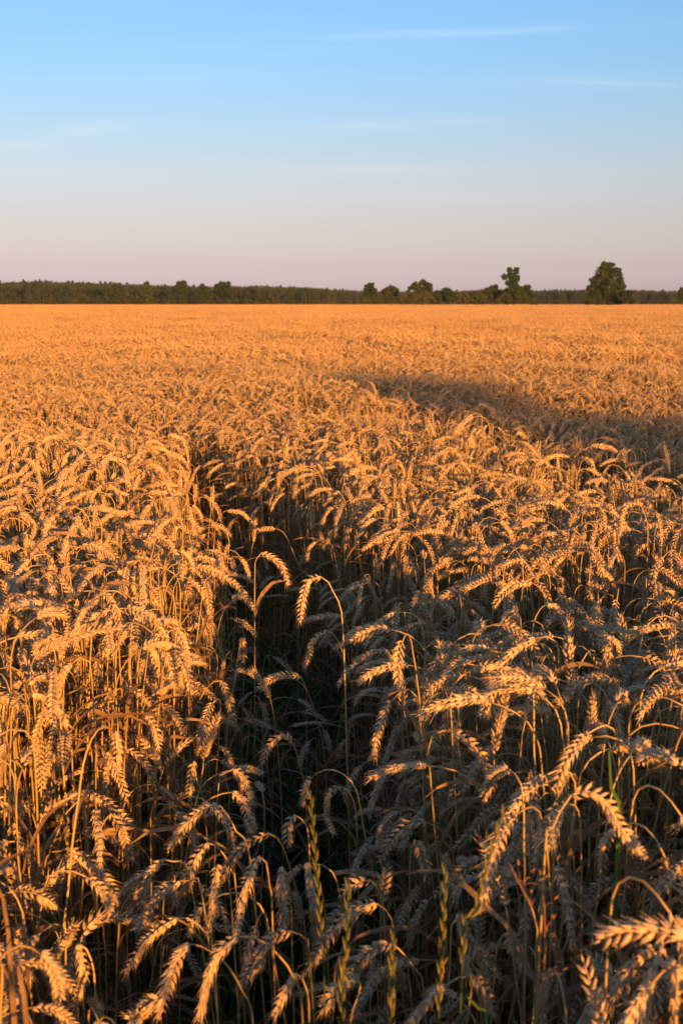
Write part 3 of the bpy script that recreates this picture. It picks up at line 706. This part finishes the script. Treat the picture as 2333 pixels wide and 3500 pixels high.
tree('willow_bush', 297, B2([(1312, 205, 30), (1328, 222, 24), (1300, 225, 26), (1345, 232, 12)]), 'low rounded bush leaning on the right side of the largest tree', M_OAK, U2(1320), cat='bush')
tree('broken_tree', 310, B2([(790, 98, 15), (826, 97, 15), (772, 126, 14), (800, 120, 18), (822, 130, 22), (808, 158, 30), (800, 190, 36), (825, 185, 34), (812, 140, 24), (795, 215, 34), (830, 215, 34)]), 'ragged lone tree with a notched forked top, right of centre', M_OAK, U2(812))
tree('round_tree', 312, B2([(872, 185, 26), (880, 205, 26)]), 'small round tree against the right side of the notched tree', M_OAK, U2(875))
tree('round_tree', 314, B2([(722, 182, 24), (700, 195, 24), (730, 208, 32)]), 'small round tree just left of the notched tree', M_OAK, U2(718))
tree('slender_tree', 330, B2([(174, 166, 17), (158, 178, 17), (186, 184, 18), (168, 205, 28)]), 'leftmost small tree of the middle clump', M_OAK, U2(172))
tree('round_tree', 335, B2([(262, 180, 24), (245, 200, 28), (285, 202, 28)]), 'rounded tree between the leftmost and the spreading tree of the middle clump', M_OAK, U2(264))
tree('spreading_tree', 325, B2([(405, 150, 21), (432, 168, 20), (368, 164, 18), (385, 182, 24), (425, 192, 30), (348, 178, 12)]), 'open spreading tree rising above the middle clump', M_OAK, U2(404))
bush_lab = [(150, 226, 17, 'yellow-green bush below the leftmost tree of the middle clump'), (205, 224, 20, 'yellow-green bush second from left in the middle clump'), (262, 222, 20, 'bush below the rounded tree of the middle clump'),
 (318, 218, 23, 'bush between the rounded and the spreading tree'), (372, 215, 25, 'light bush in front of the spreading tree'), (432, 214, 28, 'bush at the right foot of the spreading tree'),
 (508, 205, 40, 'broad dark rounded bush right of the spreading tree'), (590, 215, 27, 'green bush midway between the spreading and the notched tree'), (650, 212, 30, 'bush two places left of the notched tree'),
 (770, 218, 28, 'bush at the left foot of the notched tree'), (840, 212, 32, 'pale yellow-green bush at the foot of the notched tree'), (905, 234, 10, 'tiny low bush right of the notched tree')]
for u, v, r, lab in bush_lab:
    tree('field_bush', 296, B2([(u - r * .4, v + 4, r * .75), (u + r * .45, v + 2, r * .7), (u, v - 2, r * .8), (u + r * .9, v + 12, r * .5), (u - r * .9, v + 12, r * .5)]), lab, M_OAK if r == 40 else M_BUSH, U2(u), 'bushes along the far field edge', .28, 1.2, 'bush', False)
for nm, u, bl, lab in [('edge_tree', 520, [(520, 168, 22), (500, 190, 24), (535, 192, 26), (520, 215, 32)], 'dark rounded tree leftmost of the five in front of the left wood'),
    ('edge_tree', 655, [(655, 165, 20), (640, 185, 22), (672, 186, 24), (655, 210, 34)], 'dark tree second from left in front of the left wood'),
    ('edge_tree', 810, [(808, 163, 24), (785, 185, 24), (832, 185, 26), (810, 208, 40)], 'wide reddish-green tree, third of five before the left wood'),
    ('edge_tree', 905, [(903, 178, 22), (885, 200, 26), (925, 200, 26), (905, 215, 34)], 'low broad tree between the wide and the tallest edge tree'),
    ('edge_tree', 995, [(990, 158, 22), (975, 175, 20), (1015, 170, 22), (995, 195, 32), (1018, 205, 30)], 'tallest round-topped tree at the right end of the left wood')]:
    tree(nm, 380, B1(bl), lab, M_OAK, k2 * u, 'trees in front of the left wood', .40)
tree('field_bush', 340, B1([(1135, 218, 20), (1165, 220, 22), (1150, 212, 18)]), 'dark low bush alone at the field edge, left of centre', M_OAK, k2 * 1150, cat='bush', limbs=False)
tree('edge_tree', 330, B2([(1562, 190, 18), (1575, 205, 24), (1560, 222, 22)]), 'tree cut off by the right edge of the photo', M_OAK, U2(1568), leaf=.4)
# the far wood as one mass
src = []
for k in range(10):
    rnd = np.random.default_rng(1200 + k); g = Geo(); hgt = 1.0
    tube(g, np.array([[0, 0, 0], [0, 0, .5], [0, 0, .95]]), np.array([.018, .013, .004]), 6, 1)
    if k < 5:      # conifers
        for z in np.linspace(.08, .97, 11): leaf_cloud(g, (rnd.normal(0, .015), rnd.normal(0, .015), z), .20 * (1.06 - z) + .02, .20 * (1.06 - z) + .02, .07, 120, .036, rnd)
    else:
        for q in range(15):
            an = rnd.uniform(0, 6.28); z = rnd.uniform(.06, .86); rr = .17 * math.sin(math.pi * min(1, z * .8 + .2)) + .03
            leaf_cloud(g, (math.cos(an) * rr, math.sin(an) * rr, z), .13, .13, .12, 100, .036, rnd)
    src.append(g.mesh('wood_tree', [M_PINE if k < 5 else M_WOODL, M_BARK], False))
C_WOOD = hidden_collection('wood_source', src)
P = []; S = []; Ix = []
def top_row(px):    # row of the wood's skyline read from the photograph
    u = px / k2
    return 248.9 + k2 * np.interp(u, [-400, 0, 150, 460, 700, 950, 1150, 1400, 1500, 1660, 2000, 2150, 2400, 2650, 2850, 3050, 3400], [140, 142, 138, 146, 156, 162, 158, 168, 176, 184, 184, 176, 182, 176, 178, 186, 186])
for row, (Dm, jit) in enumerate([(470, 12), (490, 12), (515, 14), (545, 16), (580, 20)]):
    for px in np.arange(-420, 1110, 2.6):
        q = px + rng.uniform(-1.5, 1.5); D0 = Dm + (170 if q > 330 else 0) * ss(230, 420, np.array(q)) + rng.uniform(-jit, jit)
        tr = top_row(q); z = at(q, float(tr), D0)[2] * rng.uniform(.88, 1.0); b = at(q, 303, D0)
        con = rng.random() < (.16 if q < 120 or q > 480 else .05); Ix.append(rng.integers(0, 5) if con else rng.integers(5, 10))
        w = z * rng.uniform(1.0, 1.5); P.append((b[0], b[1], 0)); S.append((w, w, z))
k = len(P)
scatter('distant_wood', C_WOOD, P, np.c_[np.zeros(k), np.zeros(k), rng.uniform(0, 6.28, k)], S, Ix, kind='stuff')
# added bush, unseen behind the camera, placed to throw the shadow band at right
def shade_bush(x, y, Ht, wd):
    rnd = np.random.default_rng(77); root = bpy.data.objects.new('added_shade_bush', None); COL.objects.link(root); root.location = (x, y, 0)
    root['label'] = 'added bush out of view behind the camera, placed to shade the wheat'; root['category'] = 'bush'
    tg = Geo(); g = Geo()
    tube(tg, smooth_curve([[0, 0, -.1], [.05, 0, 1], [0, .05, Ht * .8]], 10), np.linspace(.06, .015, 10), 8)
    for q in range(48):
        z = rnd.uniform(.5, Ht - .25); rr = wd * .32 * (1 if z < Ht * .7 else .7); an = rnd.uniform(0, 6.28); rad = rr * rnd.uniform(.3, 1)
        c = np.array([math.cos(an) * rad, math.sin(an) * rad, z]); leaf_cloud(g, c, .36, .36, .32, 230, .06, rnd); tube(tg, np.array([[0, 0, z * .7], c * [.5, .5, .9], c]), np.array([.02, .012, .005]), 5)
    link('trunk', tg.mesh('trunk', [M_BARK]), root); link('crown', g.mesh('crown', [M_OAK], False), root)
shade_bush(5.9, -5.7, 3.4, 2.5)

# ------------------------------------------------------------------ green weeds standing above the ripe crop further off
wd = []
for k in range(4):
    rnd = np.random.default_rng(1500 + k); g = Geo()
    for j in range(26):
        an = rnd.uniform(0, 6.28); leaf_geo((rnd.normal(0, .10), rnd.normal(0, .10), .55), (math.cos(an), math.sin(an)), rnd.uniform(.28, .46), rnd, 0, rnd.uniform(.006, .012), g, 5, rnd.uniform(.3, 1.2))
    wd.append(g.mesh('weed', [M_GREENEAR if k % 2 else M_GREEN]))
C_WEED = hidden_collection('weed_source', wd)
P = []
for u, v, nn, sp in [(82, 313.5, 9, 4), (30, 315, 9, 4), (218, 327, 6, 1.2), (356, 313.5, 5, 2.5), (584, 326, 7, 1.0), (440, 347, 3, .3), (300, 318, 5, 3), (560, 316, 4, 3), (120, 345, 4, .5), (118, 430, 1, .1)]:
    d = -ray(u, v)[2] / ray(u, v)[1]; Y = (CAMZ - .88) / d; c = at(u, v, Y)
    for j in range(nn): P.append((c[0] + rng.normal(0, sp), c[1] + rng.normal(0, sp * 1.5), rng.uniform(-.12, .02)))
k = len(P); s_ = rng.uniform(.85, 1.05, k)
scatter('green_weeds', C_WEED, P, np.c_[np.zeros(k), np.zeros(k), rng.uniform(0, 6.28, k)], np.c_[s_, s_, s_], rng.integers(0, 4, k), kind='stuff')

# ------------------------------------------------------------------ evening haze
HAZE = 0.00009
if HAZE:
    hz = Geo(); X, Y0, Y1, Z0, Z1 = 900., -300., 1300., -1., 32.
    hz.add([(-X, Y0, Z0), (X, Y0, Z0), (X, Y1, Z0), (-X, Y1, Z0), (-X, Y0, Z1), (X, Y0, Z1), (X, Y1, Z1), (-X, Y1, Z1)],
           [(3, 2, 1, 0), (4, 5, 6, 7), (0, 1, 5, 4), (1, 2, 6, 5), (2, 3, 7, 6), (3, 0, 4, 7)])
    hm = bpy.data.materials.new('evening_air'); hm.use_nodes = True; t = hm.node_tree; t.nodes.clear()
    vol = N(t, 'ShaderNodeVolumePrincipled'); vol.inputs['Density'].default_value = HAZE; vol.inputs['Color'].default_value = (.62, .78, 1.0, 1)
    t.links.new(vol.outputs[0], N(t, 'ShaderNodeOutputMaterial').inputs['Volume'])
    link('haze', hz.mesh('haze', [hm], False), kind='stuff')
    scene.cycles.volume_bounces = 0
